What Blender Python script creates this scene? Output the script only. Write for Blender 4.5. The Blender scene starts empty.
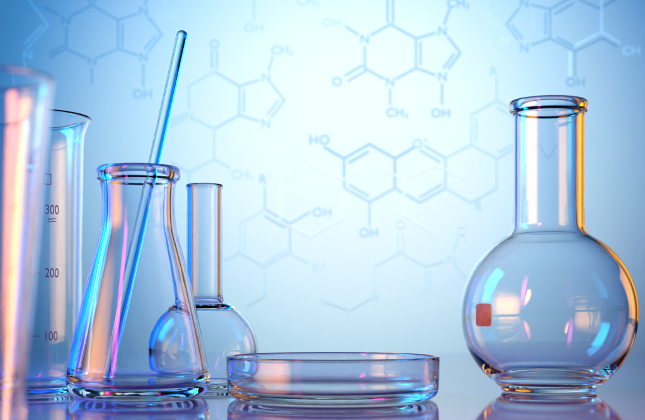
import bpy, bmesh, math, random
from mathutils import Vector, noise

random.seed(4)
scene = bpy.context.scene
col = scene.collection

# ------------------------------------------------------------------ camera model
# all sizes were measured on a 645 x 420 picture; F is the focal length in its pixels
F, HX, HY, CAM_H = 1300.0, 322.5, 308.0, 0.050


def depth_of(base_row):
    """distance of something standing on the table with its foot at that row"""
    return CAM_H * F / (base_row - HY)


# ------------------------------------------------------------------ helpers
def tag(o, label=None, cat=None, group=None, kind=None):
    if label:
        o['label'] = label
    if cat:
        o['category'] = cat
    if group:
        o['group'] = group
    if kind:
        o['kind'] = kind
    return o


def empty(name, loc):
    o = bpy.data.objects.new(name, None)
    o.location = loc
    o.empty_display_size = 0.02
    col.objects.link(o)
    return o


def mesh_obj(name, verts, faces, mat, parent=None, smooth=False, normals=None):
    me = bpy.data.meshes.new(name)
    me.from_pydata(verts, [], faces)
    me.update()
    if smooth:
        for p in me.polygons:
            p.use_smooth = True
    if normals:
        me.normals_split_custom_set_from_vertices(normals)
    me.materials.append(mat)
    o = bpy.data.objects.new(name, me)
    col.objects.link(o)
    if parent:
        o.parent = parent
    return o


def bm_obj(name, bm, mat, parent=None, smooth=False):
    me = bpy.data.meshes.new(name)
    bm.to_mesh(me)
    bm.free()
    if smooth:
        for p in me.polygons:
            p.use_smooth = True
    me.materials.append(mat)
    o = bpy.data.objects.new(name, me)
    col.objects.link(o)
    if parent:
        o.parent = parent
    return o


# ------------------------------------------------------------------ materials
def new_mat(name):
    m = bpy.data.materials.new(name)
    m.use_nodes = True
    nt = m.node_tree
    b = nt.nodes['Principled BSDF']
    return m, nt, b


def glass(name, tint=(1, 1, 1), ior=1.48, scratch=0.0):
    m, nt, b = new_mat(name)
    b.inputs['Base Color'].default_value = (*tint, 1)
    b.inputs['Transmission Weight'].default_value = 1.0
    b.inputs['Roughness'].default_value = 0.0
    b.inputs['IOR'].default_value = ior
    if scratch:
        tc = nt.nodes.new('ShaderNodeTexCoord')
        mp = nt.nodes.new('ShaderNodeMapping')
        mp.inputs['Scale'].default_value = (90, 90, 34)
        nz = nt.nodes.new('ShaderNodeTexNoise')
        nz.inputs['Scale'].default_value = 1.0
        nz.inputs['Detail'].default_value = 2.0
        bp = nt.nodes.new('ShaderNodeBump')
        bp.inputs['Strength'].default_value = scratch
        bp.inputs['Distance'].default_value = 0.002
        nt.links.new(tc.outputs['Object'], mp.inputs['Vector'])
        nt.links.new(mp.outputs['Vector'], nz.inputs['Vector'])
        nt.links.new(nz.outputs['Fac'], bp.inputs['Height'])
        nt.links.new(bp.outputs['Normal'], b.inputs['Normal'])
    return m


def ink(name, colour, rough=0.6):
    m, nt, b = new_mat(name)
    b.inputs['Base Color'].default_value = (*colour, 1)
    b.inputs['Roughness'].default_value = rough
    b.inputs['Specular IOR Level'].default_value = 0.2
    return m


GLASS = glass('clear_glass', (0.85, 0.925, 1.0), scratch=0.012)
GLASS_THICK = glass('blown_glass', (0.82, 0.905, 1.0), scratch=0.05)
ROD = glass('rod_glass', (0.58, 0.90, 0.98), ior=1.5)

# backdrop: matt painted board with a faint grain
BACK, nt, b = new_mat('backdrop_paint')
b.inputs['Roughness'].default_value = 0.8
b.inputs['Specular IOR Level'].default_value = 0.1
nz = nt.nodes.new('ShaderNodeTexNoise')
nz.inputs['Scale'].default_value = 220
nz.inputs['Detail'].default_value = 6
cr = nt.nodes.new('ShaderNodeValToRGB')
cr.color_ramp.elements[0].color = (0.575, 0.595, 0.61, 1)
cr.color_ramp.elements[1].color = (0.625, 0.645, 0.655, 1)
tc = nt.nodes.new('ShaderNodeTexCoord')
nt.links.new(tc.outputs['Object'], nz.inputs['Vector'])
nt.links.new(nz.outputs['Fac'], cr.inputs['Fac'])
nt.links.new(cr.outputs['Color'], b.inputs['Base Color'])

# table: polished pale acrylic with very slightly uneven gloss
TABLE, nt, b = new_mat('polished_acrylic')
b.inputs['Base Color'].default_value = (0.23, 0.21, 0.70, 1)
b.inputs['IOR'].default_value = 1.75
tc = nt.nodes.new('ShaderNodeTexCoord')
nz = nt.nodes.new('ShaderNodeTexNoise')
nz.inputs['Scale'].default_value = 14
nz.inputs['Detail'].default_value = 5
mr = nt.nodes.new('ShaderNodeMapRange')
mr.inputs['To Min'].default_value = 0.02
mr.inputs['To Max'].default_value = 0.09
nt.links.new(tc.outputs['Object'], nz.inputs['Vector'])
nt.links.new(nz.outputs['Fac'], mr.inputs['Value'])
nt.links.new(mr.outputs['Result'], b.inputs['Roughness'])

PRINT_STRONG = ink('blue_print', (0.24, 0.405, 0.55))
PRINT_MID = ink('soft_blue_print', (0.32, 0.46, 0.575))
PRINT_FAINT = ink('faint_blue_print', (0.42, 0.53, 0.602))
PRINT_GHOST = ink('ghost_blue_print', (0.49, 0.575, 0.617))
PRINT_WHITE = ink('white_print', (0.64, 0.66, 0.67))
PRINT_WHITE_BRIGHT = ink('bright_white_print', (0.86, 0.88, 0.89))
GRAD_INK = ink('graduation_ink', (0.38, 0.34, 0.52))
PATCH, nt, b = new_mat('red_enamel')
tc = nt.nodes.new('ShaderNodeTexCoord')
nz = nt.nodes.new('ShaderNodeTexNoise')
nz.inputs['Scale'].default_value = 260
nz.inputs['Detail'].default_value = 5
cr = nt.nodes.new('ShaderNodeValToRGB')
cr.color_ramp.elements[0].position, cr.color_ramp.elements[0].color = 0.3, (0.22, 0.06, 0.06, 1)
cr.color_ramp.elements[1].position, cr.color_ramp.elements[1].color = 0.75, (0.36, 0.12, 0.09, 1)
nt.links.new(tc.outputs['Object'], nz.inputs['Vector'])
nt.links.new(nz.outputs['Fac'], cr.inputs['Fac'])
nt.links.new(cr.outputs['Color'], b.inputs['Base Color'])
b.inputs['Roughness'].default_value = 0.35

# ------------------------------------------------------------------ setting
DB = 1.75          # distance of the backdrop


def box(x0, x1, y0, y1, z0, z1, bevel=0.0, seg=4):
    bm = bmesh.new()
    bmesh.ops.create_cube(bm, size=1)
    for v in bm.verts:
        v.co = Vector(((x0 + x1) / 2 + v.co.x * (x1 - x0), (y0 + y1) / 2 + v.co.y * (y1 - y0),
                       (z0 + z1) / 2 + v.co.z * (z1 - z0)))
    if bevel:
        bmesh.ops.bevel(bm, geom=bm.edges[:], offset=bevel, segments=seg, profile=0.5, affect='EDGES')
    return bm


table = bm_obj('tabletop', box(-1.3, 1.3, 0.10, 1.46, -0.030, -0.0003, 0.004), TABLE)
tag(table, 'glossy pale mauve tabletop mirroring the glassware', 'table', kind='structure')
backdrop = bm_obj('backdrop', box(-0.52, 0.52, DB, DB + 0.02, -0.3, 0.53), BACK)
tag(backdrop, 'pale blue backdrop printed with chemical structure drawings', 'backdrop', kind='structure')


# ------------------------------------------------------------------ molecule drawings on the backdrop
def wall_xz(px, py):
    return ((px - HX) / F * DB, CAM_H + (HY - py) / F * DB)


PXW = DB / F
layer = [0]


def text_mesh(s, bold=0.0):
    cu = bpy.data.curves.new('lettering', 'FONT')
    cu.body = s
    cu.size = 1.0
    cu.offset = bold
    cu.resolution_u = 4
    tmp = bpy.data.objects.new('lettering', cu)
    col.objects.link(tmp)
    dg = bpy.context.evaluated_depsgraph_get()
    me = bpy.data.meshes.new_from_object(tmp.evaluated_get(dg))
    vs = [v.co.copy() for v in me.vertices]
    fs = [tuple(p.vertices) for p in me.polygons]
    col.objects.unlink(tmp)
    bpy.data.objects.remove(tmp)
    bpy.data.meshes.remove(me)
    bpy.data.curves.remove(cu)
    return vs, fs


CAP = max(v.y for v in text_mesh('H')[0])     # cap height of the built-in face


def molecule(label, mat, bonds, letters=(), width=2.1, cap=8.6):
    """bonds: polylines in picture pixels; letters: (text, x, y centre[, scale])"""
    layer[0] += 1
    base = DB - 0.0002 - 0.00007 * layer[0]
    verts, faces = [], []
    k = 0
    for pl in bonds:
        for (ax, ay), (bx_, by_) in zip(pl, pl[1:]):
            a, c = Vector(wall_xz(ax, ay)), Vector(wall_xz(bx_, by_))
            d = (c - a).normalized()
            n = Vector((-d.y, d.x)) * width * PXW / 2
            a2, c2 = a - d * width * PXW * 0.3, c + d * width * PXW * 0.3
            y = base - 0.000002 * k
            k += 1
            q = [a2 - n, c2 - n, c2 + n, a2 + n]
            i = len(verts)
            verts += [(p.x, y, p.y) for p in q]
            faces.append((i, i + 1, i + 2, i + 3))
    o = mesh_obj('molecule_drawing', verts, faces, mat, backdrop)
    o['label'] = label
    if letters:
        tv, tf = [], []
        y = base - 0.000002 * (k + 2)
        for it in letters:
            s, x, yy = it[0], it[1], it[2]
            sc = cap * (it[3] if len(it) > 3 else 1.0) * PXW / CAP
            # digits after letters are set small and low, primes and charges small and high
            cur, glyphs = 0.0, []
            for ch in s:
                small = ch in "1235+'"
                f = 0.62 if small else 1.0
                dz = {True: (-0.12 if ch == '3' else 0.36), False: 0.0}[small]
                vs, fs = text_mesh(ch, 0.02)
                if not vs:
                    continue
                x0, x1 = min(v.x for v in vs), max(v.x for v in vs)
                glyphs.append((vs, fs, cur - x0 * f, f, dz))
                cur += (x1 - x0) * f + 0.10
            w = cur - 0.10
            cx, cz = wall_xz(x, yy)
            for vs, fs, off, f, dz in glyphs:
                i = len(tv)
                tv += [(cx + (v.x * f + off - w / 2) * sc, y, cz + (v.y * f + dz - CAP / 2) * sc) for v in vs]
                tf += [tuple(i + q for q in p) for p in fs]
        mesh_obj('lettering', tv, tf, mat, o)
    return o


molecule('mid blue fused ring drawing with two nitrogens above an OH at upper left', PRINT_MID, [
    [(44, 7), (59, 15)], [(71, 16), (92, 5)], [(92, 5), (118, 20)], [(118, 20), (118, 48.5)], [(118, 48.5), (97, 58)],
    [(86, 58), (66.5, 49), (66.5, 27)], [(66.5, 49), (50, 57)], [(64, 45.5), (49, 53)],
    [(122.5, 24), (122.5, 46)], [(118, 20), (137, 13.5)], [(148, 17), (162, 34), (149, 51)], [(155.5, 35.5), (145, 48.5)],
    [(137, 55), (118, 48.5)], [(145, 4), (148, -4)], [(143.5, 64), (143.5, 86)],
    [(90, 3), (90, -4)], [(94.5, 3), (94.5, -4)], [(92, 68), (92, 84)]],
    [('N', 66, 20), ('N', 143.5, 11), ('N', 143.5, 57), ('OH', 142.5, 94), ('N', 92, 61)])
molecule('pale white angled chain drawing ending in N at far upper left', PRINT_WHITE_BRIGHT, [
    [(27, -3), (48, 25), (27, 49)], [(42, 25.5), (24.5, 44)], [(25, 62), (25, 100)]], [('N', 27.5, 55)], width=1.6)
molecule('white OH with a short bond above the glass rod', PRINT_WHITE, [[(165, -3), (165, 9)], [(117, 72), (143, 88), (166, 81)]], [('OH', 166, 17)], width=1.6)
molecule('light blue fused ring drawing with O on top and CH3 beside the rod tip', PRINT_MID, [
    [(212, 51), (212, 68)], [(217, 51), (217, 68)], [(214.3, 71.5), (239.4, 86), (239.4, 115), (214.3, 129)],
    [(244, 90), (244, 112)], [(239.4, 86), (259, 80)], [(268.5, 70), (273, 57)], [(271, 83), (284.5, 100.5), (271.5, 117)],
    [(278.5, 100.5), (267.5, 114.5)], [(259, 121), (239.4, 115)]],
    [('O', 214.5, 44), ('N', 266, 77.5), ('CH3', 282, 50), ('N', 266, 123.5)])
molecule('faint blue half ring drawing with N and CH3 right of the rod', PRINT_FAINT, [
    [(214.3, 71.5), (189, 86), (189, 109)], [(195, 119), (214.3, 129), (214.3, 159), (230, 168)],
    [(214.3, 159), (189, 172.5), (189, 186)], [(183, 119), (170, 127)], [(183, 115), (169, 122)], [(189, 172.5), (171, 162)]],
    [('N', 189, 116), ('CH3', 242, 174.5)])
molecule('light blue OH hanging from a bond at the top edge', PRINT_FAINT, [[(254, -3), (254, 20)]], [('OH', 253.5, 27.5), ('CH3', 308, 1)])
molecule('blue fused ring drawing with OH, three nitrogens and two CH3 at top centre', PRINT_STRONG, [
    [(345, 26), (358, 34.5)], [(371, 35), (390.5, 24.3), (416, 38.5), (416, 68), (396, 79)], [(384, 79), (364.7, 68), (364.7, 46)],
    [(387.5, -3), (387.5, 22)], [(393, -3), (393, 22)], [(362, 65.5), (345, 75.5)], [(365.5, 71), (348, 81)],
    [(420.5, 42), (420.5, 65)], [(416, 38.5), (435, 33)], [(448, 37), (460.3, 53), (448, 69)], [(454, 54), (443.5, 68)],
    [(435, 75), (416, 68)], [(444, 24), (450, 8)], [(390, 89), (390, 104)], [(442, 84), (442, 104)]],
    [('N', 364.6, 39), ('O', 337, 81.5), ('N', 390, 82), ('N', 442.3, 31), ('N', 442.3, 76.5),
     ('CH3', 458, 3), ('CH3', 397, 112.5), ('OH', 440.5, 113)])
molecule('pale OH at the left end of the top centre fused ring drawing', PRINT_FAINT, [[(344, 25.5), (346, 26.6)]], [('OH', 332, 22.3)])
molecule('strong blue double ring drawing with HO and O+ at the centre', PRINT_STRONG, [
    [(324, 147), (344, 158.5), (369.5, 144), (394.8, 158.5), (394.8, 188)], [(344, 158.5), (344, 187.5)],
    [(349, 162.5), (368.5, 151.5)], [(394.8, 158.5), (413.5, 147.5)]], [('HO', 319.6, 139.7, 1.08)], width=2.4)
molecule('mid blue lower part of the central double ring drawing with OH below', PRINT_MID, [
    [(344, 187.5), (369.5, 202), (394.8, 188), (420, 202.5), (445.3, 188), (445.3, 158), (425, 146)], [(369.5, 202), (369.5, 225)],
    [(349, 184.5), (368.5, 196)], [(420, 150), (440, 162)], [(420, 197), (441, 184.5)]],
    [('O+', 420, 143.4), ('OH', 368.8, 232.5)])
molecule('light blue two hexagon drawing under R prime beside the tall flask neck', PRINT_FAINT, [
    [(445.3, 158), (471.3, 144.4), (471.3, 114.5), (496.6, 100.5), (522, 115), (522, 144), (496.6, 158.6), (471.3, 144.4)],
    [(475.8, 118), (475.8, 141)], [(497, 107.5), (516, 118.5)], [(498, 152.5), (517, 142)], [(496.6, 79), (496.6, 100.5)],
    [(496.6, 158.6), (496.6, 188), (471, 202.5), (445.3, 188)], [(522, 144), (547, 158.5), (572, 144)]],
    [("R'", 495, 71), ('R', 479, 206)])
molecule('light blue benzene drawing with R prime on top and OH right', PRINT_MID, [
    [(265, 187), (265, 209), (290, 223.6), (290, 252.5)], [(290, 223.6), (310, 212)], [(265, 216), (285, 227.7)]],
    [("R'", 264.5, 179), ('OH', 322, 212)], width=1.8)
molecule('faint lower half of the benzene drawing ending in R', PRINT_GHOST, [
    [(265, 209), (240, 223.6), (240, 252.5), (265, 266.5), (290, 252.5), (309, 263.5)],
    [(244.5, 226.5), (244.5, 250)], [(266.5, 261.5), (286, 250)], [(240, 252.5), (225, 260)], [(265, 266.5), (265, 296), (247, 306)]],
    [('R2', 319, 267)])
molecule('faint drawing with O over a double bond and N left of the round flask', PRINT_GHOST, [
    [(397.7, 232), (397.7, 250)], [(403, 232), (403, 250)], [(374.2, 292), (374.2, 266.4), (400.3, 252), (425.8, 266.4), (444, 261)],
    [(425.8, 266.4), (425.8, 292)], [(430.3, 270), (430.3, 290)], [(453, 250), (458, 238)], [(455, 264), (466, 279)]],
    [('O', 400.2, 224.5), ('N', 451, 258.7), ('C', 461, 231)])
molecule('very faint angled bond drawing with N above the petri dish', PRINT_GHOST, [
    [(329, 303), (349, 310.5), (370, 299)], [(349, 310.5), (348, 321)]], [('N', 325, 301), ('N', 374, 296)], width=1.3, cap=7)
molecule('blue fused ring drawing with two nitrogens at upper right', PRINT_MID, [
    [(531, 4.5), (549.8, 9.2)], [(549.8, 9.2), (573, -4)], [(555, 13.5), (573, 3)], [(549.8, 9.2), (549.8, 38.3)], [(545.3, 13), (545.3, 34)],
    [(518.5, 8.5), (506.2, 24), (518, 40)], [(511.5, 24.5), (522, 38.5)], [(531, 45), (549.8, 38.3), (574.7, 51), (602, 38), (616, 46)],
    [(574.7, 51), (574.7, 76)], [(578, -1), (599, 8.5), (617, -2)], [(557, 37.5), (573, 46)]],
    [('N', 524, 3), ('N', 524, 47.6), ('OH', 575, 82)])
molecule('white ghost ring drawing with CH at the upper right corner', PRINT_WHITE_BRIGHT, [
    [(601.5, -3), (601.5, 32), (620, 43)], [(601.5, 32), (575, 46)], [(570, 52), (570, 76)]], [('CH', 631, 51)], width=1.8)
molecule('white angled bond drawing with N near the top right', PRINT_WHITE, [
    [(494, -3), (482, 12), (499.5, 33)], [(487, 12), (503, 31)], [(534, 8), (534, 30)]], [('N', 505, 40)], width=1.7)
molecule('white hexagon outlines behind the central drawings', PRINT_WHITE, [
    [(310, 165), (342, 180), (342, 219), (310, 237), (280, 221), (280, 180), (310, 165)],
    [(342, 180), (371, 164), (404, 180), (404, 216), (437, 236)],
    [(404, 180), (436, 165), (462, 178)]], width=1.8)


# ------------------------------------------------------------------ glass by turning
def chaikin(pts, it=3):
    for _ in range(it):
        out = [pts[0]]
        for a, b_ in zip(pts, pts[1:]):
            out.append((a[0] * 0.75 + b_[0] * 0.25, a[1] * 0.75 + b_[1] * 0.25))
            out.append((a[0] * 0.25 + b_[0] * 0.75, a[1] * 0.25 + b_[1] * 0.75))
        out.append(pts[-1])
        pts = out
    # drop near-duplicates and the crowd at the ends
    res = [pts[0]]
    for p in pts[1:]:
        if math.hypot(p[0] - res[-1][0], p[1] - res[-1][1]) > 1e-6:
            res.append(p)
    return res


def refine(pts, step):
    out = [pts[0]]
    for a, b_ in zip(pts, pts[1:]):
        n = max(1, int(math.hypot(b_[0] - a[0], b_[1] - a[1]) / step))
        for i in range(1, n + 1):
            out.append((a[0] + (b_[0] - a[0]) * i / n, a[1] + (b_[1] - a[1]) * i / n))
    return out


def turned(profile, cuts, mat, root, seg=144, wobble=0.0, wob_freq=40.0, spout=None):
    """profile: outline from the axis under the foot, up the outside, over the lip, down
    the inside to the axis.  cuts: [(part name, z from, z to)] - every strip of the surface goes to the
    part whose height range holds its middle.  One skin overall, so light passes as through one piece."""
    n = len(profile)
    verts = []
    for i, (r, z) in enumerate(profile):
        for j in range(seg):
            a = 2 * math.pi * j / seg
            rr = r
            if wobble and r > 1e-5:
                w = noise.noise(Vector((math.cos(a) * r * wob_freq, math.sin(a) * r * wob_freq, z * wob_freq * 0.6 + (7 if i > n * 0.5 else 0))))
                rr = r + wobble * w * min(1, r / 0.01)
            x, y, zz = rr * math.cos(a), rr * math.sin(a), z
            if spout:
                x, y, zz = spout(x, y, zz, a)
            verts.append((x, y, zz))
    # collapse the two axis rings
    faces, owner = [], []
    for i in range(n - 1):
        zm = (profile[i][1] + profile[i + 1][1]) / 2
        part = cuts[-1][0]
        for nm, z0, z1 in cuts:
            if z0 <= zm < z1:
                part = nm
                break
        for j in range(seg):
            k = (j + 1) % seg
            a, b_, c, d = i * seg + j, i * seg + k, (i + 1) * seg + k, (i + 1) * seg + j
            if i == 0:
                f = (0, c, d)
            elif i == n - 2:
                f = (a, b_, (n - 1) * seg)
            else:
                f = (a, b_, c, d)
            faces.append(f)
            owner.append(part)
    tmp = bpy.data.meshes.new('tmp')
    tmp.from_pydata(verts, [], faces)
    tmp.update()
    nrm = [v.vector.copy() for v in tmp.vertex_normals]
    bpy.data.meshes.remove(tmp)
    made = {}
    for nm, _, _ in cuts:
        idx, vs, ns, fs = {}, [], [], []
        for f, o in zip(faces, owner):
            if o != nm:
                continue
            g = []
            for v in f:
                if v not in idx:
                    idx[v] = len(vs)
                    vs.append(verts[v])
                    ns.append(nrm[v])
                g.append(idx[v])
            fs.append(tuple(g))
        if fs and nm not in made:
            made[nm] = mesh_obj(nm, vs, fs, mat, root, True, ns)
    return made


def px_profile(pairs, s, base_row):
    return [(max(0.0, r * s), max(0.0, (base_row - y) * s)) for r, y in pairs]


def stand(name, cx, base_row, shift=0.0):
    D = depth_of(base_row)
    s = D / F
    return empty(name, ((cx - HX) * s, D, 0.0)), s, D


def arc(cx, cy, R, a0, a1, n=22):
    return [(cx + R * math.cos(math.radians(a0 + (a1 - a0) * i / n)), cy - R * math.sin(math.radians(a0 + (a1 - a0) * i / n))) for i in range(n + 1)]


# ---- large round flask (picture pixels: radius, row) -------------------------------------------
BR = 391.0
root, s, D_flask = stand('round_flask', 548.5, BR)
outer = [(0, BR - 2.2), (20, BR - 2.0), (38, BR - 0.3), (43, BR), (46.5, BR - 0.4)]
FR = 14.0                                   # fillet between neck and bulb
FX = 35.5 + FR
FY = 313 - math.sqrt((88.0 + FR) ** 2 - FX * FX)
JA = math.degrees(math.atan2(313 - FY, FX))
skin = arc(0, 313, 88.0, -57, JA, 60)
skin += arc(FX, FY, FR, 180 + JA, 180, 16)[1:]
skin += [(35.5, y) for y in (218, 205, 190, 170, 150, 130, 120, 114.5)]
outer += skin
lip = [(36.2, 113), (38.8, 112), (39.2, 107), (38.8, 102.2), (36.4, 100.6), (33.0, 101.2), (31.6, 105)]
# the inner skin runs parallel to the outer one; the wall grows a little towards the neck
inner = []
for i, (r, y) in enumerate(skin):
    p, q = skin[max(0, i - 1)], skin[min(len(skin) - 1, i + 1)]
    dx, dy = q[0] - p[0], q[1] - p[1]
    ln = math.hypot(dx, dy)
    th = 2.7 + 1.3 * min(1, max(0, (262 - y) / 60)) + 4.4 * max(0, (y - 345) / 36) ** 1.5
    rr_, yy_ = r + dy / ln * th, y - dx / ln * th
    if yy_ < 375 and rr_ > 3:
        inner.append((rr_, yy_))
inner.reverse()
inner = [(31.5, 112)] + inner[1:]
inner += [(49, 379.0), (42, 381.4), (28, 382.2), (0, 382.2)]
prof = refine(chaikin(px_profile(outer + lip + inner, s, BR), 2), 0.0022)
turned(prof, [('rim', (BR - 115) * s, 1), ('neck', (BR - 238) * s, (BR - 115) * s), ('bulb', -1, (BR - 238) * s)],
       GLASS, root, wobble=0.00006, wob_freq=28)
tag(root, 'largest round flask with wide neck, rolled lip and a red patch, at right', 'flask')
# the red marking patch follows the bulb
R_out = 88.0 * s
cz = (BR - 313) * s
bm = bmesh.new()
ray = Vector(((483.8 - HX) / F, 1.0, (HY - 315) / F))
ctr = Vector((root.location.x, D_flask, cz - CAM_H))
bb, cc = ray.dot(ctr), ctr.dot(ctr) - R_out * R_out
hit = ray * ((bb - math.sqrt(bb * bb - ray.dot(ray) * cc)) / ray.dot(ray)) - ctr
u0, v0 = hit.x, hit.z
hw, hh, cr_ = 6.3 * s, 11.0 * s, 2.8 * s
N = 12
grid = {}
for i in range(N + 1):
    for j in range(N + 1):
        a, c = -1 + 2 * i / N, -1 + 2 * j / N
        # square to rounded square
        x, z = a * hw, c * hh
        ex, ez = abs(x) - (hw - cr_), abs(z) - (hh - cr_)
        if ex > 0 and ez > 0:
            m_, l_ = max(ex, ez), math.hypot(ex, ez)
            x = math.copysign(hw - cr_ + ex * m_ / l_, x)
            z = math.copysign(hh - cr_ + ez * m_ / l_, z)
        X, Z = u0 + x, v0 + z
        RR = R_out + 0.00025
        Y = -math.sqrt(max(0, RR * RR - X * X - Z * Z))
        grid[i, j] = bm.verts.new((X, Y, cz + Z))
for i in range(N):
    for j in range(N):
        bm.faces.new((grid[i, j], grid[i + 1, j], grid[i + 1, j + 1], grid[i, j + 1]))
bm_obj('marking_patch', bm, PATCH, root, True)

# ---- small round flask behind the conical flask -------------------------------------------------
BR = 388.5
root, s, _ = stand('round_flask', 204.5, BR)
outer = [(0, BR - 2), (18, BR - 1.8), (32, BR - 0.2), (36, BR), (39.5, BR - 0.5)]
outer += arc(0, 352, 54.0, -41, 66, 30)
outer += [(19.6, 301.5), (18.3, 297), (18.0, 289), (18, 260), (18, 220), (18, 192), (18.2, 187)]
lip = [(18.3, 185.2), (16.8, 184.2), (14.4, 185)]
inner = [(13.8, 190), (13.8, 230), (13.8, 270), (13.8, 296), (14.4, 304.5), (19, 308.6)]
inner += list(reversed(arc(0, 352, 50.6, -36, 56, 28)))
inner += [(35, 381.6), (26, 383), (14, 383.2), (0, 383.2)]
prof = refine(chaikin(px_profile(outer + lip + inner, s, BR), 2), 0.002)
turned(prof, [('rim', (BR - 190) * s, 1), ('neck', (BR - 306) * s, (BR - 190) * s), ('bulb', -1, (BR - 306) * s)],
       GLASS, root, wobble=0.0001, wob_freq=40)
tag(root, 'small round flask with narrow straight neck, standing behind the conical flask', 'flask')

# ---- conical flask ------------------------------------------------------------------------------
BR = 396.0
root, s, D_con = stand('conical_flask', 138.5, BR)
CON_X = (138.5 - HX) * s
outer = [(0, BR - 2.5), (30, BR - 2.2), (52, BR - 0.3), (58, BR), (64, BR - 1.2), (69.5, BR - 6), (71.6, BR - 14), (71.2, 375), (69.2, 362), (62.6, 330), (55.5, 300),
         (49.2, 273), (43.8, 252), (40.2, 239), (37.6, 228), (36.4, 216), (36.0, 205), (36.6, 192), (37.2, 184)]
lip = [(38.2, 180.5), (41, 179.5), (42.2, 174), (41.6, 168.6), (38.4, 166.6), (33.6, 167.6), (31.8, 172)]
inner = [(31.2, 181), (30.6, 192), (30.0, 205), (30.2, 216), (31.2, 228), (33.8, 239), (37.4, 252), (42.8, 273), (49.2, 300),
         (56.3, 330), (62.6, 362), (64.4, 371), (64.0, 378), (60, 384), (52, 386.4), (30, 387.0), (0, 387.0)]
prof = refine(chaikin(px_profile(outer + lip + inner, s, BR), 2), 0.0022)
turned(prof, [('rim', (BR - 181.5) * s, 1), ('neck', (BR - 232) * s, (BR - 181.5) * s), ('body', -1, (BR - 232) * s)],
       GLASS_THICK, root, wobble=0.00022, wob_freq=34)
tag(root, 'conical flask with thick rolled lip holding a glass stirring rod', 'flask')

# ---- stirring rod leaning in the conical flask ---------------------------------------------------
rr = 6.0 * s
p0 = Vector(((107.5 - 138.5) * s, -0.004, 9.6 * s + rr))
zc = (BR - 172) * s
inn = 31.8 * s - rr * 1.08
xo = 15.5 * s
p1 = Vector((xo, math.sqrt(inn * inn - xo * xo) * 0.99, zc))
d = (p1 - p0)
top_z = (BR - 35) * s
p2 = p0 + d * ((top_z - p0.z) / d.z)
# the tip should come at column 182: nudge along x
D2 = D_con + p2.y
want = (182 - HX) / F * D2 - CON_X
slope_fix = (want - p2.x)
axis = (Vector((want, p2.y, (HY - 36) / F * D2 + CAM_H)) - p0).normalized()
length = (Vector((want, p2.y, (HY - 36) / F * D2 + CAM_H)) - p0).length
prof_r = [(0, -rr * 0.75), (rr * 0.45, -rr * 0.68), (rr * 0.82, -rr * 0.35), (rr, 0.001), (rr, 0.012)]
prof_r += [(rr * (1 + 0.012 * math.sin(i * 1.7)), 0.012 + (length - 0.02) * i / 14) for i in range(1, 14)]
prof_r += [(rr, length - 0.006), (rr, length - 0.0012), (rr * 0.93, length + rr * 0.38), (rr * 0.7, length + rr * 0.72), (rr * 0.38, length + rr * 0.93), (0, length + rr)]
prof_r = chaikin(prof_r, 2)
seg = 64
vs, fs = [], []
q = axis.to_track_quat('Z', 'Y')
for r, z in prof_r:
    for j in range(seg):
        a = 2 * math.pi * j / seg
        vs.append(q @ Vector((r * math.cos(a), r * math.sin(a), z)))
n = len(prof_r)
for i in range(n - 1):
    for j in range(seg):
        k = (j + 1) % seg
        a, b_, c, d_ = i * seg + j, i * seg + k, (i + 1) * seg + k, (i + 1) * seg + j
        fs.append((0, c, d_) if i == 0 else ((a, b_, (n - 1) * seg) if i == n - 2 else (a, b_, c, d_)))
rod = mesh_obj('stirring_rod', vs, fs, ROD, None, True)
rod.location = Vector((CON_X, D_con, 0)) + p0
tag(rod, 'clear glass stirring rod with rounded tip leaning out of the conical flask', 'stirring rod')

# ---- petri dish -----------------------------------------------------------------------------------
BR = 398.5
root, s, D_dish = stand('petri_dish', 333, BR)
H0 = BR
outer = [(0, H0 - 1.6), (60, H0 - 1.4), (90, H0 - 0.2), (95, H0), (99, H0 - 0.8), (103.4, H0 - 4), (105.4, H0 - 9), (105.8, H0 - 16), (106, H0 - 26), (106.3, H0 - 36), (106.4, H0 - 40)]
lip = [(106.2, H0 - 42.4), (104.4, H0 - 43.2), (102.4, H0 - 42)]
inner = [(102, H0 - 38), (101.4, H0 - 26), (101, H0 - 18), (99.6, H0 - 12.5), (96, H0 - 9.4), (90, H0 - 8.6), (60, H0 - 8.4), (0, H0 - 8.4)]
prof = refine(chaikin(px_profile(outer + lip + inner, s, BR), 2), 0.0022)
turned(prof, [('rim', 40 * s, 1), ('side_wall', 10 * s, 40 * s), ('base', -1, 10 * s)], GLASS, root, seg=192, wobble=0.00004, wob_freq=30)
tag(root, 'low open glass petri dish standing empty between the flasks', 'petri dish')

# ---- graduated beaker -------------------------------------------------------------------------------
BR = 392.5
root, s, D_bk = stand('beaker', 21.5, BR)
outer = [(0, BR - 2), (30, BR - 1.8), (48, BR - 0.2), (52, BR), (55.5, BR - 1.2), (58.2, BR - 5), (58.8, BR - 12), (59, 360), (59.6, 300), (60.2, 240), (60.8, 180), (61.2, 148), (61.8, 138), (63.6, 129), (66.4, 122.5)]
lip = [(69.4, 119.6), (69.9, 118.0), (68.6, 117.0), (66.2, 118.6)]
inner = [(63.6, 122.4), (60.8, 129), (59.2, 138), (58.6, 148), (58.2, 180), (57.6, 240), (57, 300), (56.4, 360), (56, 378), (54.4, 384.4), (49, 386.8), (30, 387.2), (0, 387.2)]
prof = refine(chaikin(px_profile(outer + lip + inner, s, BR), 2), 0.0022)
turned(prof, [('rim', (BR - 140) * s, 1), ('side_wall', 9 * s, (BR - 140) * s), ('base', -1, 9 * s)], GLASS, root, wobble=0.00008, wob_freq=36)
tag(root, 'tall beaker with flared rim and printed 300, 200 and 100 marks', 'beaker')


def beaker_r(z):
    y = BR - z / s
    return (59 + (360 - y) / 180 * 1.8) * s


def wrap(x_arc, z, th0):
    R = beaker_r(z) + 0.00022
    th = th0 + x_arc / R
    return (R * math.sin(th), -R * math.cos(th), z)


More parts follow.
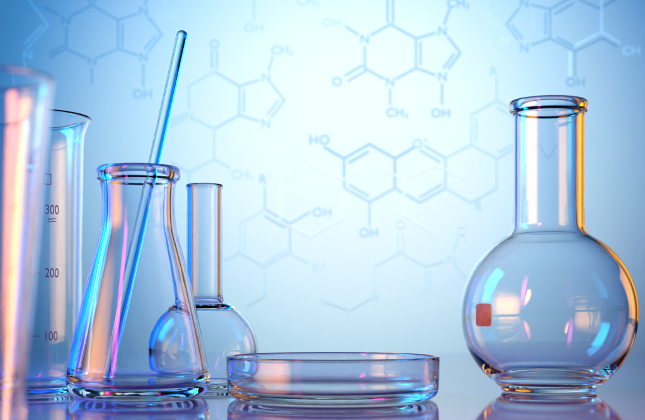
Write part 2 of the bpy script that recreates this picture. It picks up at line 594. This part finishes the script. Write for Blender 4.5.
def th_of(px):
    best = min(range(-800, 800), key=lambda i: abs(HX + F * (root.location.x + 60 * s * math.sin(i / 1000)) / (D_bk - 60 * s * math.cos(i / 1000)) - px))
    return best / 1000


def graduation(row, text, wavy=False):
    vs, fs = [], []
    z0 = (BR - row) * s
    th0 = th_of(52)
    if text:
        tv, tf = text_mesh(text, 0.0)
        sc = 8.8 * s / CAP
        x0, x1 = min(v.x for v in tv), max(v.x for v in tv)
        vs += [wrap((v.x - (x0 + x1) / 2) * sc * 0.80, z0 + (v.y - CAP / 2) * sc, th0) for v in tv]
        fs += tf
    marks = [(-20.5 if text else -24, -12 if text else -16, 0)]
    if wavy:
        marks += [(-5, 4, -9), (-5, 4, -11.6)]
    for a, c, dz in marks:
        m_ = 10
        for i in range(m_):
            u, w = a + (c - a) * i / m_, a + (c - a) * (i + 1) / m_
            hz = 0.42
            wob = (lambda t_: 0.5 * math.sin(t_ * 0.8)) if dz else (lambda t_: 0.0)
            k = len(vs)
            vs.extend([wrap(u * s, z0 + (dz - hz + wob(u)) * s, th0), wrap(w * s, z0 + (dz - hz + wob(w)) * s, th0),
                       wrap(w * s, z0 + (dz + hz + wob(w)) * s, th0), wrap(u * s, z0 + (dz + hz + wob(u)) * s, th0)])
            fs.append((k, k + 1, k + 2, k + 3))
    g = mesh_obj('graduation_mark', vs, fs, GRAD_INK, root)
    if text:
        g['label'] = 'printed graduation reading ' + text
    return g


graduation(213, '300', True)
graduation(243.5, '')
graduation(274, '200')
graduation(304.5, '')
graduation(335, '100')
# outlined marking square above the 300
vs, fs = [], []
th0 = th_of(47)
zq = (BR - 184) * s
for x0, x1, z0, z1 in ((-4, 4, 4.4, 5.2), (-4, 4, -5.2, -4.4), (-4, -3.3, -4.4, 4.4), (3.3, 4, -4.4, 4.4)):
    k = len(vs)
    vs += [wrap(x0 * s, zq + z0 * s, th0), wrap(x1 * s, zq + z0 * s, th0), wrap(x1 * s, zq + z1 * s, th0), wrap(x0 * s, zq + z1 * s, th0)]
    fs.append((k, k + 1, k + 2, k + 3))
mesh_obj('marking_frame', vs, fs, GRAD_INK, root)

# ---- tapered glass close to the lens -------------------------------------------------------------------
D_fg = 0.34
BR = HY + CAM_H * F / D_fg
root = empty('tapered_glass', ((-19 - HX) * D_fg / F, D_fg, 0.0))
s = D_fg / F
outer = [(0, BR - 3), (18, BR - 2.5), (28, BR - 0.3), (31, BR), (34, BR - 2), (36.5, BR - 8), (38, 470), (43.5, 400), (49, 330), (55, 260), (60.6, 190), (66, 135), (69, 100), (70.3, 88)]
lip = [(71.6, 84), (72.6, 79.5), (71, 77.5), (68.4, 78.6)]
inner = [(66.4, 88), (64.8, 100), (61.6, 135), (56.0, 190), (50.4, 260), (44.4, 330), (38.8, 400), (33, 470), (31, BR - 14), (26, BR - 9), (15, BR - 8.4), (0, BR - 8.4)]
prof = refine(chaikin(px_profile(outer + lip + inner, s, BR), 2), 0.0012)
turned(prof, [('rim', (BR - 90) * s, 1), ('side_wall', 12 * s, (BR - 90) * s), ('base', -1, 12 * s)], GLASS, root, wobble=0.0001, wob_freq=40)
tag(root, 'out of focus tapered glass cut by the left edge in the foreground', 'glass')


# ------------------------------------------------------------------ lamps
def area(name, loc, look, sx, sy, colour, radiance, soft='', spread=180):
    """softbox with a grid; radiance is its brightness seen straight on"""
    L = bpy.data.lights.new(name, 'AREA')
    L.shape = 'RECTANGLE'
    L.size, L.size_y = sx, sy
    a = math.radians(spread) / 2
    focus = math.tan(a) / (math.tan(a) - a) if spread < 180 else 1.0     # a grid concentrates the light
    L.energy = radiance / focus * math.pi * sx * sy
    L.color = colour
    L.spread = math.radians(spread)
    if soft:
        L.use_nodes = True
        nt = L.node_tree
        em = nt.nodes['Emission']
        g = nt.nodes.new('ShaderNodeNewGeometry')
        sp_ = nt.nodes.new('ShaderNodeSeparateXYZ')
        nt.links.new(g.outputs['Parametric'], sp_.inputs[0])
        prod = nt.nodes.new('ShaderNodeMath')
        prod.operation = 'MULTIPLY'
        for k, (axis_, core) in enumerate((('X', 0.36 if soft == 'gel' else 0.30), ('Y', 0.30))):
            d1 = nt.nodes.new('ShaderNodeMath')
            d1.operation = 'SUBTRACT'
            low = soft == 'gel' and axis_ == 'Y'        # this gel only fades towards its top
            d1.inputs[1].default_value = 0.1 if low else 0.5
            d2 = nt.nodes.new('ShaderNodeMath')
            d2.operation = 'ABSOLUTE'
            mr = nt.nodes.new('ShaderNodeMapRange')
            mr.interpolation_type = 'SMOOTHERSTEP'
            mr.inputs['From Min'].default_value = 0.85 if low else 0.5
            mr.inputs['From Max'].default_value = 0.2 if low else core
            nt.links.new(sp_.outputs[axis_], d1.inputs[0])
            nt.links.new(d1.outputs[0], d2.inputs[0])
            nt.links.new(d2.outputs[0], mr.inputs['Value'])
            nt.links.new(mr.outputs['Result'], prod.inputs[k])
        nt.links.new(prod.outputs[0], em.inputs['Strength'])
    if soft == 'gel':
        # graduated gel: red-orange towards the camera, cream in the middle, pale at the far end
        sx_ = nt.nodes.new('ShaderNodeSeparateXYZ')
        rp = nt.nodes.new('ShaderNodeValToRGB')
        e = rp.color_ramp.elements
        e[0].position, e[0].color = 0.15, (1.9, 0.85, 0.14, 1)
        e[1].position, e[1].color = 0.95, (7.0, 2.3, 0.2, 1)
        m_ = e.new(0.5)
        m_.color = (1.8, 0.68, 0.05, 1)
        nt.links.new(g.outputs['Parametric'], sx_.inputs[0])
        nt.links.new(sx_.outputs['X'], rp.inputs['Fac'])
        nt.links.new(rp.outputs['Color'], em.inputs['Color'])
    o = bpy.data.objects.new(name, L)
    o.location = loc
    o.rotation_euler = (Vector(look) - Vector(loc)).to_track_quat('-Z', 'Y').to_euler()
    col.objects.link(o)
    return o


MID = (-0.02, 0.78, 0.06)
area('cyan_softbox', (-0.76, 0.92, 0.48), MID, 0.36, 0.70, (0.0, 0.58, 1.0), 17, soft='plain', spread=120)
area('pink_softbox', (-0.50, 0.12, 0.47), (-0.08, 0.78, 0.06), 0.10, 0.80, (1.0, 0.04, 0.45), 20, spread=50)
area('red_softbox', (-0.38, -0.03, 0.27), (0.02, 0.28, 0.06), 0.24, 0.52, (1.0, 0.22, 0.03), 220, spread=36)
area('warm_softbox', (-0.72, 0.40, 0.32), (0.05, 0.67, 0.20), 0.95, 0.60, (1.0, 1.0, 1.0), 8.5, soft='gel', spread=52)
area('blue_rim_lamp', (-0.445, 1.32, 0.19), (-0.14, 0.76, 0.06), 0.18, 0.34, (0.0, 0.08, 1.0), 5.5, spread=50)
area('blue_side_lamp', (-0.545, 1.12, 0.28), (-0.14, 0.76, 0.10), 0.20, 0.52, (0.0, 0.38, 1.0), 4.6, spread=54)
area('amber_rim_lamp', (0.455, 1.32, 0.17), (0.10, 0.78, 0.06), 0.16, 0.30, (1.0, 0.33, 0.0), 2.0, spread=54)
area('amber_side_lamp', (0.62, 1.06, 0.15), (0.13, 0.78, 0.04), 0.20, 0.27, (1.0, 0.36, 0.0), 4.5, spread=50)


# lamps for the backdrop, hung above the picture
def spot(name, loc, look, power, colour, size, radius=0.02):
    sp = bpy.data.lights.new(name, 'SPOT')
    sp.energy = power
    sp.color = colour
    sp.spot_size = math.radians(size)
    sp.spot_blend = 1.0
    sp.shadow_soft_size = radius
    so = bpy.data.objects.new(name, sp)
    so.location = loc
    so.rotation_euler = (Vector(look) - Vector(loc)).to_track_quat('-Z', 'Y').to_euler()
    col.objects.link(so)


LOOK = (0.04, DB, 0.28)
spot('backdrop_spot', (0.02, 0.60, 0.46), (0.02, DB, 0.33), 88, (0.08, 0.46, 1.0), 64)
spot('backdrop_spot', (0.03, 0.60, 0.46), (0.04, DB, 0.255), 56, (0.97, 0.84, 0.14), 47)
spot('backdrop_spot', (0.03, 0.60, 0.46), LOOK, 15, (1.0, 0.05, 0.02), 28)

# ------------------------------------------------------------------ world: a dim studio
w = bpy.data.worlds.new('World')
scene.world = w
w.use_nodes = True
bg = w.node_tree.nodes['Background']
bg.inputs['Color'].default_value = (0.25, 0.35, 0.8, 1)
bg.inputs['Strength'].default_value = 0.004

# ------------------------------------------------------------------ camera
cam = bpy.data.cameras.new('camera')
cam.sensor_width = 36
cam.lens = 36 * F / 645.0
cam.shift_y = (HY - 210.0) / 645.0
cam.clip_start = 0.01
cam.clip_end = 50
cam.dof.use_dof = True
cam.dof.focus_distance = 0.77
cam.dof.aperture_fstop = 17
co = bpy.data.objects.new('camera', cam)
co.location = (0, 0, CAM_H)
co.rotation_euler = (math.radians(90), 0, 0)
col.objects.link(co)
scene.camera = co

# ------------------------------------------------------------------ render settings
scene.render.engine = 'CYCLES'
c = scene.cycles
c.max_bounces = 24
c.transmission_bounces = 24
c.glossy_bounces = 16
c.diffuse_bounces = 4
c.transparent_max_bounces = 16
c.caustics_reflective = True
c.caustics_refractive = True
c.blur_glossy = 0.2
c.sample_clamp_indirect = 12
c.use_denoising = True
c.denoiser = 'OPENIMAGEDENOISE'
scene.view_settings.view_transform = 'Standard'
scene.view_settings.look = 'None'
scene.view_settings.exposure = 0
scene.view_settings.gamma = 1
